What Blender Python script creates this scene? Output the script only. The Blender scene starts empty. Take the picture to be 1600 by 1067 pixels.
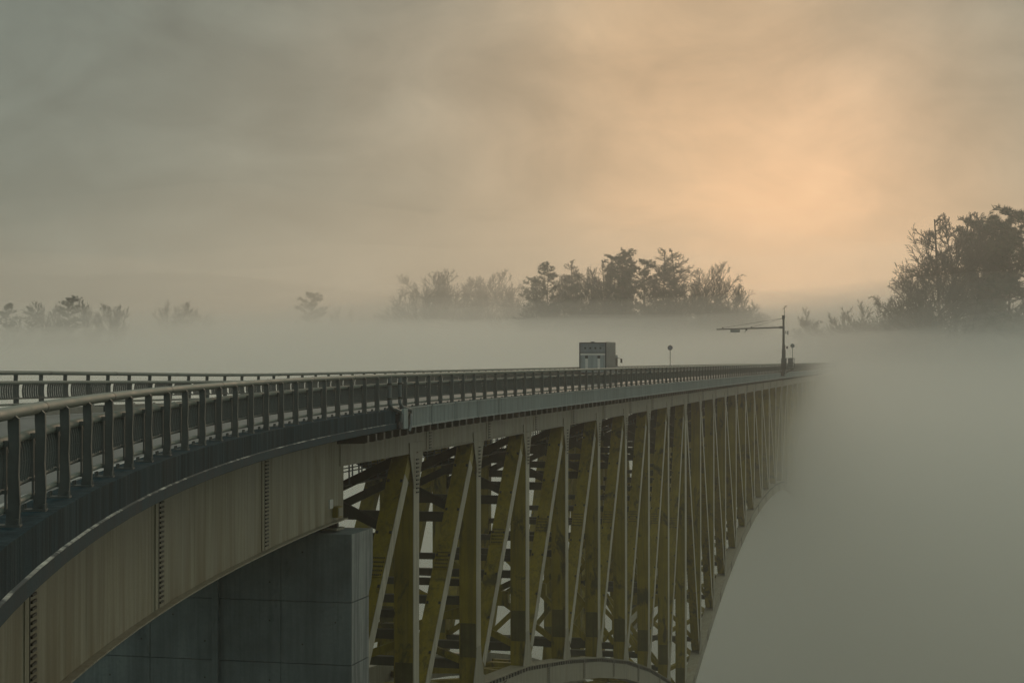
import bpy, math, random, bisect
from mathutils import Vector, Matrix, noise
random.seed(7)
C = bpy.context.scene.collection
sc = bpy.context.scene
R = math.radians
CZ = 100.0                       # camera height above the valley datum, metres

# ------------------------------------------------------------------ camera
cam = bpy.data.cameras.new('camera'); co = bpy.data.objects.new('camera', cam); C.objects.link(co)
co.location = (0, 0, CZ)
cam.sensor_width = 36; cam.lens = 2700/1600*36
TILT = math.atan((562-533.5)/2700)
co.rotation_euler = (R(90)+TILT, 0, 0)
cam.clip_start = .1; cam.clip_end = 6000
sc.camera = co

# ------------------------------------------------------------------ light
SUN_AZ, SUN_EL = R(10), R(9)
w = bpy.data.worlds.new('World'); sc.world = w; w.use_nodes = True
def N(nt, typ, **kw):
    n = nt.nodes.new(typ)
    for k, v in kw.items():
        if k.startswith('i_'): n.inputs[k[2:].replace('_', ' ')].default_value = v
        elif k.startswith('n_'): n.inputs[int(k[2:])].default_value = v
        else: setattr(n, k, v)
    return n
def build_world():
    nt = w.node_tree; nt.nodes.clear(); L = nt.links.new
    out = N(nt, 'ShaderNodeOutputWorld')
    tc = N(nt, 'ShaderNodeTexCoord')
    # soft warping of the direction so that glows have ragged cloud edges
    n1 = N(nt, 'ShaderNodeTexNoise', i_Scale=9.0, i_Detail=3.0, i_Roughness=.5)
    L(tc.outputs['Generated'], n1.inputs['Vector'])
    sub = N(nt, 'ShaderNodeVectorMath', operation='SUBTRACT'); sub.inputs[1].default_value = (.5, .5, .5)
    L(n1.outputs['Color'], sub.inputs[0])
    sca = N(nt, 'ShaderNodeVectorMath', operation='SCALE'); sca.inputs['Scale'].default_value = .075
    L(sub.outputs[0], sca.inputs[0])
    add = N(nt, 'ShaderNodeVectorMath', operation='ADD'); L(tc.outputs['Generated'], add.inputs[0]); L(sca.outputs[0], add.inputs[1])
    nrm = N(nt, 'ShaderNodeVectorMath', operation='NORMALIZE'); L(add.outputs[0], nrm.inputs[0])
    def lobe(px, py, sig_deg, vec=nrm):
        d = Vector(((px-800)/2700, 1, (562-py)/2700)).normalized()
        dt = N(nt, 'ShaderNodeVectorMath', operation='DOT_PRODUCT'); L(vec.outputs[0], dt.inputs[0]); dt.inputs[1].default_value = d
        k = 1/(R(sig_deg)**2)
        m = N(nt, 'ShaderNodeMath', operation='MULTIPLY_ADD'); L(dt.outputs['Value'], m.inputs[0]); m.inputs[1].default_value = k; m.inputs[2].default_value = -k
        e = N(nt, 'ShaderNodeMath', operation='EXPONENT'); L(m.outputs[0], e.inputs[0])
        return e.outputs[0]
    col = None
    def addc(fac, rgb):
        nonlocal col
        s = N(nt, 'ShaderNodeVectorMath', operation='SCALE'); s.inputs[0].default_value = rgb; L(fac, s.inputs['Scale'])
        a = N(nt, 'ShaderNodeVectorMath', operation='ADD'); L(s.outputs[0], a.inputs[0])
        if col is None: a.inputs[1].default_value = SKY_BASE
        else: L(col, a.inputs[1])
        col = a.outputs[0]
    for px, py, sg, rgb in SKY_LOBES:
        addc(lobe(px, py, sg), rgb)
    dt = N(nt, 'ShaderNodeVectorMath', operation='DOT_PRODUCT'); L(tc.outputs['Generated'], dt.inputs[0]); dt.inputs[1].default_value = (-.25, -.968, 0)
    mrb = N(nt, 'ShaderNodeMapRange', interpolation_type='SMOOTHSTEP'); L(dt.outputs['Value'], mrb.inputs[0]); mrb.inputs[1].default_value = -.95; mrb.inputs[2].default_value = .9
    addc(mrb.outputs[0], SKY_BACK)
    sx = N(nt, 'ShaderNodeSeparateXYZ'); L(tc.outputs['Generated'], sx.inputs[0])
    mrt = N(nt, 'ShaderNodeMapRange', interpolation_type='SMOOTHSTEP'); L(sx.outputs[2], mrt.inputs[0]); mrt.inputs[1].default_value = .2; mrt.inputs[2].default_value = .9
    addc(mrt.outputs[0], SKY_TOP)
    # cloud mottling
    n2 = N(nt, 'ShaderNodeTexNoise', i_Scale=7.0, i_Detail=5.0, i_Roughness=.55, i_Distortion=.6)
    mp = N(nt, 'ShaderNodeMapping'); mp.inputs['Scale'].default_value = (1, 1, 1.9); L(tc.outputs['Generated'], mp.inputs[0]); L(mp.outputs[0], n2.inputs['Vector'])
    mr = N(nt, 'ShaderNodeMapRange'); L(n2.outputs['Fac'], mr.inputs[0])
    mr.inputs[1].default_value = .3; mr.inputs[2].default_value = .7; mr.inputs[3].default_value = .75; mr.inputs[4].default_value = 1.24
    n3 = N(nt, 'ShaderNodeTexNoise', i_Scale=16.0, i_Detail=6.0, i_Roughness=.6, i_Distortion=1.2); L(mp.outputs[0], n3.inputs['Vector'])
    mr3 = N(nt, 'ShaderNodeMapRange'); L(n3.outputs['Fac'], mr3.inputs[0])
    mr3.inputs[1].default_value = .3; mr3.inputs[2].default_value = .7; mr3.inputs[3].default_value = .92; mr3.inputs[4].default_value = 1.08
    mm = N(nt, 'ShaderNodeMath', operation='MULTIPLY'); L(mr.outputs[0], mm.inputs[0]); L(mr3.outputs[0], mm.inputs[1]); mr = mm
    fin = N(nt, 'ShaderNodeVectorMath', operation='SCALE'); L(col, fin.inputs[0]); L(mr.outputs[0], fin.inputs['Scale'])
    bg = N(nt, 'ShaderNodeBackground'); L(fin.outputs[0], bg.inputs[0]); bg.inputs[1].default_value = 1.0
    sky = N(nt, 'ShaderNodeTexSky', sky_type='NISHITA'); sky.sun_disc = False
    sky.sun_elevation = SUN_EL; sky.sun_rotation = SUN_AZ
    bg2 = N(nt, 'ShaderNodeBackground'); L(sky.outputs[0], bg2.inputs[0]); bg2.inputs[1].default_value = .06
    mix = N(nt, 'ShaderNodeMixShader'); mix.inputs[0].default_value = .96      # dense cloud over the clear sky
    L(bg2.outputs[0], mix.inputs[1]); L(bg.outputs[0], mix.inputs[2]); L(mix.outputs[0], out.inputs[0])
SKY_BASE = (.144, .176, .156)
SKY_LOBES = [(1235, 405, 3.6, (.27, .105, .032)), (1110, 290, 4.6, (.085, .034, .010)), (1040, 0, 3.8, (.19, .100, .034)), (1270, 460, 3.4, (.14, .062, .02)),
             (1150, 260, 9, (.085, .038, .012)), (500, 560, 14, (.02, .014, .006)), (1150, 550, 8, (.26, .125, .045))]
SKY_TOP = (.31, .305, .245)       # the fog thins overhead, a slow rise in brightness
SKY_BACK = (.075, .115, .135)      # the cooler half of the sky behind the camera, a slow gradient
build_world()
w.cycles.sampling_method = 'MANUAL'; w.cycles.sample_map_resolution = 512
sun = bpy.data.lights.new('sun', 'SUN'); so = bpy.data.objects.new('sun', sun); C.objects.link(so)
sun.energy = .52; sun.angle = R(22); sun.color = (1, .72, .47)
sd = Vector((math.sin(SUN_AZ)*math.cos(SUN_EL), math.cos(SUN_AZ)*math.cos(SUN_EL), math.sin(SUN_EL)))
so.rotation_euler = (-sd).to_track_quat('-Z', 'Y').to_euler(); so.location = (0, 0, 300)
vs = sc.view_settings; vs.view_transform = 'Standard'; vs.look = 'None'; vs.exposure = 0; vs.gamma = 1; vs.use_curve_mapping = False
cy = sc.cycles
cy.max_bounces = 12; cy.diffuse_bounces = 2; cy.glossy_bounces = 2; cy.volume_bounces = 9; cy.transparent_max_bounces = 24
cy.use_denoising = True; cy.sample_clamp_indirect = 4

# ------------------------------------------------------------------ materials
MATS = {}
def mat(name, col, rough=.6, metal=0, var=.25, scale=1.5, streak=0, streak_col=None, rust=0, rust_col=(.16, .07, .02), bump=.15, fine=18, spec=.5, rust_lo=.58, rust_hi=.72, lst=0, lst_col=None, grime=None):
    m = bpy.data.materials.new(name); m.use_nodes = True; nt = m.node_tree; L = nt.links.new
    b = nt.nodes['Principled BSDF']; b.inputs['Metallic'].default_value = metal
    b.inputs['Specular IOR Level'].default_value = spec
    geo = N(nt, 'ShaderNodeNewGeometry')
    def nz(sc3, detail=4, rough_=.55, dist=0):
        mp = N(nt, 'ShaderNodeMapping'); mp.inputs['Scale'].default_value = sc3; L(geo.outputs['Position'], mp.inputs[0])
        n = N(nt, 'ShaderNodeTexNoise', i_Scale=1.0, i_Detail=float(detail), i_Roughness=rough_, i_Distortion=float(dist)); L(mp.outputs[0], n.inputs['Vector'])
        return n.outputs['Fac']
    def mixc(a, bcol, fac, mode='MIX'):
        x = N(nt, 'ShaderNodeMix', data_type='RGBA', blend_type=mode)
        for sock, v in ((x.inputs[6], a), (x.inputs[7], bcol)):
            if isinstance(v, tuple): sock.default_value = (*v, 1)
            else: L(v, sock)
        if isinstance(fac, (int, float)): x.inputs[0].default_value = fac
        else: L(fac, x.inputs[0])
        return x.outputs[2]
    def rng(v, a, b_, c, d):
        r = N(nt, 'ShaderNodeMapRange'); L(v, r.inputs[0])
        for i, q in enumerate((a, b_, c, d)): r.inputs[i+1].default_value = q
        return r.outputs[0]
    big = nz((scale,)*3, 5, .6)
    dark = tuple(c*(1-var) for c in col); lite = tuple(min(1, c*(1+var)) for c in col)
    c = mixc(dark, lite, rng(big, .3, .7, 0, 1))
    fi = nz((fine,)*3, 3, .6)
    c = mixc(c, tuple(x*.75 for x in col), rng(fi, .45, .75, 0, .45))
    if streak:
        st = nz((3.2, 3.2, .16), 4, .65, .3)
        c = mixc(c, streak_col or tuple(x*.35 for x in col), rng(st, .44, .62, 0, streak))
        st2 = nz((9, 9, .35), 3, .6)
        c = mixc(c, streak_col or tuple(x*.45 for x in col), rng(st2, .48, .66, 0, streak*.8))
    if lst:
        c = mixc(c, lst_col, rng(nz((5.5, 5.5, .22), 3, .6, .2), .54, .64, 0, lst))
    if grime:                        # run-off stains gathering along the lower edge of the plate
        sp = N(nt, 'ShaderNodeSeparateXYZ'); L(geo.outputs['Position'], sp.inputs[0])
        gm = N(nt, 'ShaderNodeMath', operation='MULTIPLY'); L(rng(sp.outputs[2], grime[0], grime[1], 1, 0), gm.inputs[0]); L(rng(nz((1.1, 1.1, .10), 2, .5), .44, .60, 0, grime[3]), gm.inputs[1])
        c = mixc(c, grime[2], gm.outputs[0])
    if rust:
        ru = nz((.9, .9, .45), 6, .7, .5)
        c = mixc(c, rust_col, rng(ru, rust_lo, rust_hi, 0, rust))
    L(c, b.inputs['Base Color'])
    L(rng(big, .3, .7, rough*.85, min(1, rough*1.15)), b.inputs['Roughness'])
    if bump:
        bp = N(nt, 'ShaderNodeBump', i_Strength=bump, i_Distance=.02); L(fi, bp.inputs['Height']); L(bp.outputs[0], b.inputs['Normal'])
    MATS[name] = m
    return m
M = dict(
    flange=mat('sky_lit_outer_paint', (.44, .40, .30), .5, streak=.35, streak_col=(.12, .095, .04), rust=.5, rust_col=(.15, .11, .04), var=.2, scale=.5),  # sky reflection on the olive paint put into a paler colour
    girder=mat('weathered_tan_paint', (.34, .31, .215), .55, grime=(94.5, 97.0, (.15, .115, .045), .75), lst=.25, lst_col=(.26, .245, .185), streak=.4, streak_col=(.125, .108, .045), rust=.5, rust_col=(.16, .14, .05), var=.18, scale=.35),
    truss=mat('olive_yellow_paint', (.27, .205, .012), .5, lst=.3, lst_col=(.30, .25, .06), streak=.35, streak_col=(.075, .06, .02), rust=.85, rust_col=(.05, .045, .018), rust_lo=.54, rust_hi=.64, var=.28, scale=.5),
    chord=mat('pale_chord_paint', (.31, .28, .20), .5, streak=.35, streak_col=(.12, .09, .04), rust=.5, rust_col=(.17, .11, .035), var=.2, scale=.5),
    dim=mat('shaded_under_deck_paint', (.075, .068, .035), .6, streak=.3, var=.3, scale=.6),  # shade beneath the deck put into the paint colour
    bolt=mat('dark_bolt_steel', (.045, .04, .025), .55, var=.3),
    conc=mat('dark_wet_concrete', (.034, .060, .070), .85, spec=.05, streak=.5, streak_col=(.010, .02, .025), lst=.5, lst_col=(.07, .105, .112), rust=.3, rust_col=(.06, .085, .09), var=.3, scale=.8, bump=.35),
    ledge=mat('lit_drip_concrete', (.62, .62, .55), .8, var=.5, scale=3, rust=.95, rust_col=(.05, .07, .075), rust_lo=.42, rust_hi=.52),  # pale tone paints in the light caught along the ledge top
    band=mat('grey_band_concrete', (.045, .078, .09), .8, spec=.1, streak=.5, streak_col=(.05, .06, .06), var=.25, scale=.8, bump=.3),
    kerb=mat('pale_kerb_concrete', (.30, .28, .235), .75, var=.25, scale=1.2, bump=.3),
    pier=mat('blue_grey_pier_concrete', (.20, .24, .232), .8, streak=.22, streak_col=(.05, .065, .07), rust=.75, rust_col=(.06, .08, .085), var=.3, scale=.5, bump=.4, fine=9),
    piers=mat('side_lit_pier_concrete', (.34, .35, .32), .8, streak=.6, streak_col=(.09, .10, .10), rust=.5, rust_col=(.09, .09, .08), var=.25, scale=.7, bump=.4),  # paler copy of the pier concrete, side light put into the colour
    panel=mat('blue_grey_fascia_sheet', (.34, .38, .36), .55, streak=.3, streak_col=(.12, .13, .12), rust=.25, rust_col=(.15, .13, .09), var=.12, scale=.6),
    rail=mat('bronze_rail_paint', (.115, .122, .108), .6, .0, var=.2, scale=2, bump=.08),
    tube=mat('worn_rail_tube', (.22, .24, .205), .62, .0, spec=.3, var=.15, scale=1.5, bump=.05),
    road=mat('damp_asphalt', (.17, .17, .16), .6, spec=.3, var=.25, scale=.4, bump=.3, fine=40),
    paint=mat('white_road_paint', (.45, .44, .41), .5, var=.1),
    trucks=mat('grey_truck_side_panel', (.11, .13, .13), .4, .1, streak=.2, var=.1),
    foot=mat('grimy_olive_paint', (.11, .095, .025), .5, streak=.4, var=.3),
    truckl=mat('pale_truck_door', (.32, .345, .335), .4, .1, streak=.3, var=.1),
    truckb=mat('blue_grey_truck_panel', (.21, .235, .24), .4, .1, streak=.2, var=.1),
    truckd=mat('dark_truck_frame', (.035, .04, .04), .4, var=.2),
    white=mat('dull_white_paint', (.62, .60, .54), .45, var=.08),
    black=mat('black_rubber', (.02, .02, .02), .6, var=.2),
    mast=mat('dark_galvanised_steel', (.07, .075, .07), .45, .5, var=.2),
    galv=mat('grey_galvanised_pipe', (.17, .19, .185), .45, .4, streak=.2, var=.2),
    signb=mat('blue_grey_sign_face', (.10, .12, .16), .4, var=.1),
    signr=mat('dark_red_sign_rim', (.10, .055, .055), .4, var=.1),
    ground=mat('leaf_litter_soil', (.085, .075, .045), .95, var=.4, scale=.12, rust=.6, rust_col=(.05, .06, .025), bump=.6, fine=2),
    bark=mat('grey_brown_bark', (.07, .06, .045), .9, var=.25, scale=.6, bump=.5, fine=6),
    twig=mat('brown_twig_bark', (.052, .054, .046), .9, var=.25, scale=.4, bump=0),
    needle=mat('dull_pine_needle', (.035, .055, .03), .8, var=.35, scale=.5, bump=0),
)

# ------------------------------------------------------------------ mesh helpers
class MB:
    def __init__(s): s.v = []; s.f = []; s.mi = []; s.cur = 0; s.sm = []
    def add(s, vs, fs, smooth=False):
        o = len(s.v); s.v += [Vector(v) for v in vs]; s.f += [tuple(i+o for i in f) for f in fs]; s.mi += [s.cur]*len(fs); s.sm += [smooth]*len(fs)
    def hexa(s, b, t):        # b, t: four points each, same winding (counter-clockwise seen from outside the t side)
        s.add(list(b)+list(t), [(3, 2, 1, 0), (4, 5, 6, 7), (0, 1, 5, 4), (1, 2, 6, 5), (2, 3, 7, 6), (3, 0, 4, 7)])
    def box(s, c, sx, sy, sz, rz=0):
        ca, sa = math.cos(rz), math.sin(rz); c = Vector(c)
        def q(x, y, z): return c+Vector((x*ca-y*sa, x*sa+y*ca, z))
        x, y, z = sx/2, sy/2, sz/2
        s.hexa([q(-x, -y, -z), q(x, -y, -z), q(x, y, -z), q(-x, y, -z)], [q(-x, -y, z), q(x, -y, z), q(x, y, z), q(-x, y, z)])
    def bar(s, a, b, side, w1, w2):   # box from a to b; SIDE: a vector across (w2 wide), w1 wide in the third direction
        a = Vector(a); b = Vector(b); d = (b-a).normalized(); sd_ = Vector(side); sd_ = (sd_-d*sd_.dot(d)).normalized(); u = sd_.cross(d)
        def ring(p): return [p-u*w1/2-sd_*w2/2, p+u*w1/2-sd_*w2/2, p+u*w1/2+sd_*w2/2, p-u*w1/2+sd_*w2/2]
        r1, r2 = ring(a), ring(b)
        if u.cross(sd_).dot(d) < 0: r1.reverse(); r2.reverse()
        s.hexa(r1, r2)
    def tube(s, pts, rad, n=8, ry=None, cap=True):
        pts = [Vector(p) for p in pts]; rings = []
        for i, p in enumerate(pts):
            d = (pts[min(i+1, len(pts)-1)]-pts[max(i-1, 0)]).normalized()
            up = Vector((0, 0, 1)) if abs(d.z) < .95 else Vector((1, 0, 0))
            a = d.cross(up).normalized(); b = a.cross(d)
            r = rad[i] if isinstance(rad, (list, tuple)) else rad
            rings.append([p+a*math.cos(2*math.pi*k/n)*r+b*math.sin(2*math.pi*k/n)*(ry if ry else r) for k in range(n)])
        vs_ = [v for r_ in rings for v in r_]; fs = []
        for i in range(len(pts)-1):
            for k in range(n):
                k2 = (k+1) % n; fs.append((i*n+k, i*n+k2, (i+1)*n+k2, (i+1)*n+k))
        s.add(vs_, [f[::-1] for f in fs], True)
        if cap:
            s.add(rings[0], [tuple(range(n))]); s.add(rings[-1], [tuple(range(n))[::-1]])
    def prism(s, poly, off):          # poly: points of a planar outline, off: extrusion vector
        off = Vector(off); poly = [Vector(p) for p in poly]; n = len(poly)
        nn = Vector((0, 0, 0))
        for i in range(n): nn += poly[i].cross(poly[(i+1) % n])
        if nn.dot(off) > 0: poly = poly[::-1]
        s.add(poly+[p+off for p in poly], [tuple(range(n)), tuple(range(2*n-1, n-1, -1))]+[(i, i+n, (i+1) % n+n, (i+1) % n) for i in range(n)])
    def disc(s, c, nrm, r, th, n=24):
        nrm = Vector(nrm).normalized(); up = Vector((0, 0, 1)) if abs(nrm.z) < .9 else Vector((1, 0, 0))
        a = nrm.cross(up).normalized(); b = nrm.cross(a); c = Vector(c)
        s.prism([c+a*math.cos(2*math.pi*k/n)*r+b*math.sin(2*math.pi*k/n)*r for k in range(n)], nrm*th)
    def mesh(s, name, mats, org=Vector((0, 0, 0))):
        me = bpy.data.meshes.new(name); me.from_pydata([tuple(v-org) for v in s.v], [], s.f)
        for m_ in (mats if isinstance(mats, (list, tuple)) else [mats]): me.materials.append(m_)
        me.polygons.foreach_set('material_index', s.mi); me.polygons.foreach_set('use_smooth', s.sm); me.update()
        return me
    def build(s, name, mats, parent=None):
        org = world_loc(parent) if parent else Vector((0, 0, 0))
        o = bpy.data.objects.new(name, s.mesh(name, mats, org)); C.objects.link(o); o.parent = parent
        return o
def world_loc(o):
    p = Vector((0, 0, 0))
    while o: p += o.location; o = o.parent
    return p
def place(name, me, parent, loc, rz=0):
    o = bpy.data.objects.new(name, me); C.objects.link(o); o.parent = parent
    o.location = Vector(loc)-(world_loc(parent) if parent else Vector((0, 0, 0))); o.rotation_euler = (0, 0, rz)
    return o
def tag(o, label=None, cat=None, group=None, kind=None):
    for k, v in (('label', label), ('category', cat), ('group', group), ('kind', kind)):
        if v: o[k] = v
    return o
def thing(name, label, cat, loc, group=None):
    o = bpy.data.objects.new(name, None); C.objects.link(o); o.location = loc; o.empty_display_size = .5
    return tag(o, label, cat, group)

# ------------------------------------------------------------------ alignment of the road
PH0 = math.atan(.2407); T0 = Vector((math.sin(PH0), math.cos(PH0), 0)); NL0 = Vector((-math.cos(PH0), math.sin(PH0), 0))
P0 = Vector((-18.9+.2407*76, 76, 0))
DS = .25; TAB = [(P0.x, P0.y, PH0)]
for i in range(int(120/DS)):
    s_ = i*DS; k_ = min(.004+8e-5*s_, .0095); x, y, ph = TAB[-1]; ph2 = ph-k_*DS; pm = (ph+ph2)/2
    TAB.append((x-math.sin(pm)*DS, y-math.cos(pm)*DS, ph2))
def frame(s):
    if s >= 0: p = P0+T0*s; return p, PH0
    u = -s/DS; i = min(int(u), len(TAB)-2); f = u-i; a, b = TAB[i], TAB[i+1]
    return Vector((a[0]*(1-f)+b[0]*f, a[1]*(1-f)+b[1]*f, 0)), a[2]*(1-f)+b[2]*f
def sstep(a, b, x): t = min(1, max(0, (x-a)/(b-a))); return t*t*(3-2*t)
def cross(s): return -.016+.028*sstep(-30, 4, s)
def P(s, off, H, slope=True):
    p, ph = frame(s)
    n = Vector((-math.cos(ph), math.sin(ph), 0)); q = p+n*off
    return Vector((q.x, q.y, CZ-H-(cross(s)*(off) if slope else 0)))
def rz_at(s): return -frame(s)[1]                       # object whose +Y runs along the road, +X to its right
def Q(s, off, H): q = P0+T0*s+NL0*off; return Vector((q.x, q.y, CZ-H))
def s_for_z(z):
    s = 0 if z >= 76 else -76+z
    for _ in range(60): s += (z-frame(s)[0].y)*.9
    return s
W = 11.5                                                # fascia to fascia
S_JOINT = s_for_z(60.2)
S_BACK, S_END = -104.0, 330.0
def srange(a, b, step):
    n = max(1, round((b-a)/step)); return [a+(b-a)*i/n for i in range(n+1)]
def sweep(mb, prof, a, b, step=2.0, closed=True, slope=True):
    ss = srange(a, b, step) if a < 0 else [a, b]
    if a < 0 < b: ss = srange(a, 0, step)+[b]
    n = len(prof); vs_ = [P(s, o, h, slope) for s in ss for (o, h) in prof]; fs = []
    for i in range(len(ss)-1):
        for k in range(n if closed else n-1):
            k2 = (k+1) % n; fs.append((i*n+k, (i+1)*n+k, (i+1)*n+k2, i*n+k2))
    if closed: fs += [tuple(range(n)), tuple(range((len(ss)-1)*n, len(ss)*n))[::-1]]
    ar = sum(prof[i][0]*prof[(i+1) % n][1]-prof[(i+1) % n][0]*prof[i][1] for i in range(n))
    if ar > 0: fs = [f[::-1] for f in fs]
    mb.add(vs_, fs)

# ------------------------------------------------------------------ terrain
HILLS = [(105, 385, 60, 60, 72), (30, 500, 90, 50, 60), (-130, 480, 70, 55, 55), (-60, 640, 130, 70, 62), (190, 560, 120, 90, 92), (-260, 560, 120, 110, 90), (190, 300, 10, 10, 14)]
def gz(x, y):
    v = 2
    near = 96.5-.72*max(0, y+4)-.004*max(0, y+4)**1.2 if y > -4 else 96.5+.05*min(80, -y)
    near += .25*max(-60, min(0, x+6))*(-1 if x < -6 else 0)*0
    near = max(v, near)
    far = v
    ridge = 0
    for hx, hy, sx, sy, hh in HILLS:
        ridge = max(ridge, hh*math.exp(-((x-hx)/sx)**2*.5-((y-hy)/sy)**2*.5)) if hh > 20 else ridge
    base = 98*sstep(270, 420, y)                      # the far side of the valley
    far = v+base*.86+ridge*.28*sstep(230, 340, y)
    n = noise.noise(Vector((x*.011, y*.011, 3)))*9*sstep(60, 200, abs(y))+noise.noise(Vector((x*.05, y*.05, 9)))*1.6
    return max(near, far)+n*(1 if near < 60 else .15)
def build_ground():
    xs = sorted(set([-2600, -1800, -1200, -900]+list(range(-700, 701, 14))+[900, 1200, 1800, 2600])); ys = sorted(set([-1500, -900, -500, -300]+list(range(-200, 861, 14))+[1000, 1300, 1700, 2300, 3200]))
    mb = MB(); nx = len(xs)
    vs_ = [(x, y, gz(x, y)) for y in ys for x in xs]
    mb.add(vs_, [(j*nx+i, j*nx+i+1, (j+1)*nx+i+1, (j+1)*nx+i) for j in range(len(ys)-1) for i in range(nx-1)], True)
    tag(mb.build('ground', M['ground']), kind='structure')
build_ground()

# ------------------------------------------------------------------ road
def build_road():
    mb = MB(); ss = srange(S_BACK, 0, 2)+[S_END]
    vs_ = []
    for s in ss: vs_ += [P(s, .62, 1.93), P(s, W-.62, 1.93)]
    mb.add(vs_, [(2*i, 2*i+1, 2*i+3, 2*i+2) for i in range(len(ss)-1)])
    tag(mb.build('road', M['road']), kind='structure')
    mb = MB()
    for o in (1.15, W-1.3):
        vs_ = []
        for s in ss: vs_ += [P(s, o, 1.925), P(s, o+.15, 1.925)]
        mb.add(vs_, [(2*i, 2*i+1, 2*i+3, 2*i+2) for i in range(len(ss)-1)])
    s = S_BACK
    while s < S_END:
        mb.add([P(s, W/2-.07, 1.925), P(s, W/2+.07, 1.925), P(s+3, W/2+.07, 1.925), P(s+3, W/2-.07, 1.925)], [(0, 1, 2, 3)]); s += 8
    tag(mb.build('road_markings', M['paint']), kind='structure')
build_road()

# ------------------------------------------------------------------ approach span (curved, concrete edge on a tan plate girder)
H_TOP, H_LEDGE, H_BOT, H_GIRD = 1.73, 2.18, 2.39, 5.45
G_OFF = 1.72
app = thing('approach_span', 'curved near span of bridge with dark streaked concrete edge above tan steel girder', 'bridge', Q(-60, 5, 10))
def approach():
    a, b = S_BACK, S_JOINT-.25
    mb = MB(); sweep(mb, [(.07, H_TOP), (.60, H_TOP), (.62, H_TOP+.03), (.62, 2.30), (W-.62, 2.30), (W-.62, H_TOP+.03), (W-.07, H_TOP), (W-.07, 2.36), (W-1, 2.44), (.9, 2.44), (.07, 2.40)], a, b)
    mb.cur = 0; mb.build('deck_slab', M['conc'], app)
    # inner kerb faces are pale
    mb = MB(); sweep(mb, [(.605, H_TOP+.02), (.64, H_TOP+.02), (.66, 1.95), (.605, 1.95)], a, b); mb.build('kerb', M['kerb'], app)
    mb = MB(); sweep(mb, [(W-.64, H_TOP-.012), (W-.45, H_TOP-.012), (W-.45, 1.95), (W-.64, 1.95)], a, b); mb.build('kerb', M['kerb'], app)
    mb = MB(); sweep(mb, [(.036, H_LEDGE+.018), (.068, H_LEDGE+.018), (.068, H_BOT), (.036, H_BOT-.01)], a, b); mb.build('edge_band', M['band'], app)
    mb = MB(); sweep(mb, [(.028, H_LEDGE+.004), (.067, H_LEDGE-.002), (.067, H_LEDGE+.016), (.028, H_LEDGE+.016)], a, b); mb.build('drip_ledge', M['ledge'], app)
    def goff(s): return G_OFF+(.10)*sstep(-30, -16, s)
    e = -17.25                                        # the girder runs on to the bearing
    for far in (0, 1):
        ss = srange(a, e, 2); mb = MB()
        def gp(s, o, h):
            o = goff(s)+o if not far else W-goff(s)-o
            return P(s, o, h, False)
        prof = [(0, 2.42), (.05, 2.42), (.05, H_GIRD-.04), (.0, H_GIRD-.04)]
        def sw(prof):
            n = len(prof); vs_ = [gp(s, *q) for s in ss for q in prof]
            fs = [(i*n+k, (i+1)*n+k, (i+1)*n+(k+1) % n, i*n+(k+1) % n) for i in range(len(ss)-1) for k in range(n)]+[tuple(range(n)), tuple(range((len(ss)-1)*n, len(ss)*n))]
            mb.add(vs_, fs)
        sw(prof); o = mb.build('girder_web', M['girder'], app)
        if far: continue
        mb = MB(); sw([(-.17, H_GIRD-.035), (.3, H_GIRD-.035), (.3, H_GIRD), (-.17, H_GIRD)]); mb.build('bottom_flange', M['chord'], app)
        mb = MB(); sw([(1.6, H_GIRD-.02), (1.8, H_GIRD-.02), (1.8, 2.6), (1.6, 2.6)]); mb.build('inner_girder_web', M['girder'], app)
        # bolted splices: dark seam, two cover plates, a ladder of bolt rows
        for zz in (8, 18.6, 29.5, 40.4, 51.0):
            pass
        for xs_ in SPLICE_S:
            p, ph = frame(xs_); c = gp(xs_, -.0, 0); rz = -ph; out = Vector((math.cos(ph), -math.sin(ph), 0)); fw = Vector((math.sin(ph), math.cos(ph), 0))
            mb = MB(); hh = H_GIRD-.06-2.44
            base = Vector((c.x, c.y, CZ-(2.44+hh/2)))
            mb.box(base+out*.014, .028, .62, hh, rz)
            o = mb.build('splice_plate', M['girder'], app)
            mb = MB(); mb.box(base+out*.03, .012, .05, hh-.02, rz)
            nb = 26
            for k in range(nb):
                zc = CZ-2.56-(hh-.24)*k/(nb-1)
                mb.box(Vector((c.x, c.y, zc))+out*.045+fw*.20, .04, .32, .04, rz)
            q = mb.build('bolt_row', M['bolt'], o); q['kind'] = 'stuff'
        s = a+2                                         # faint weld lines of the inner stiffeners showing through the plate
        while s < e-1:
            ph = frame(s)[1]; c = gp(s, 0, 0); out = Vector((math.cos(ph), -math.sin(ph), 0)); mb = MB()
            mb.box(Vector((c.x, c.y, CZ-(2.46+H_GIRD-.06)/2))+out*.0, .008, .05, H_GIRD-2.54, -ph); mb.build('weld_line', M['girder'], app); s += 1.42
    # end face with a small white plate and yellow box
    sp_ = solve_s_for_px(516, goff(-19)); c = P(sp_, goff(sp_), 787-562 and (787-562)*P(sp_, goff(sp_), 0).y/2700, False)
    mb = MB(); mb.box(c-NL0*.03, .05, .34, .30, -PH0); mb.build('number_plate', M['white'], app)
def solve_s_for_px(px, off, f=2700):
    lo, hi = S_BACK, 60
    best = None
    for i in range(4000):
        s = S_BACK+(hi-S_BACK)*i/3999; p = P(s, off, 0)
        if p.y > 6:
            x = 800+f*p.x/p.y
            if best is None or abs(x-px) < best[0]: best = (abs(x-px), s)
    return best[1]
SPLICE_S = [solve_s_for_px(x, G_OFF) for x in (-40, 45, 247, 413)]
approach()

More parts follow.
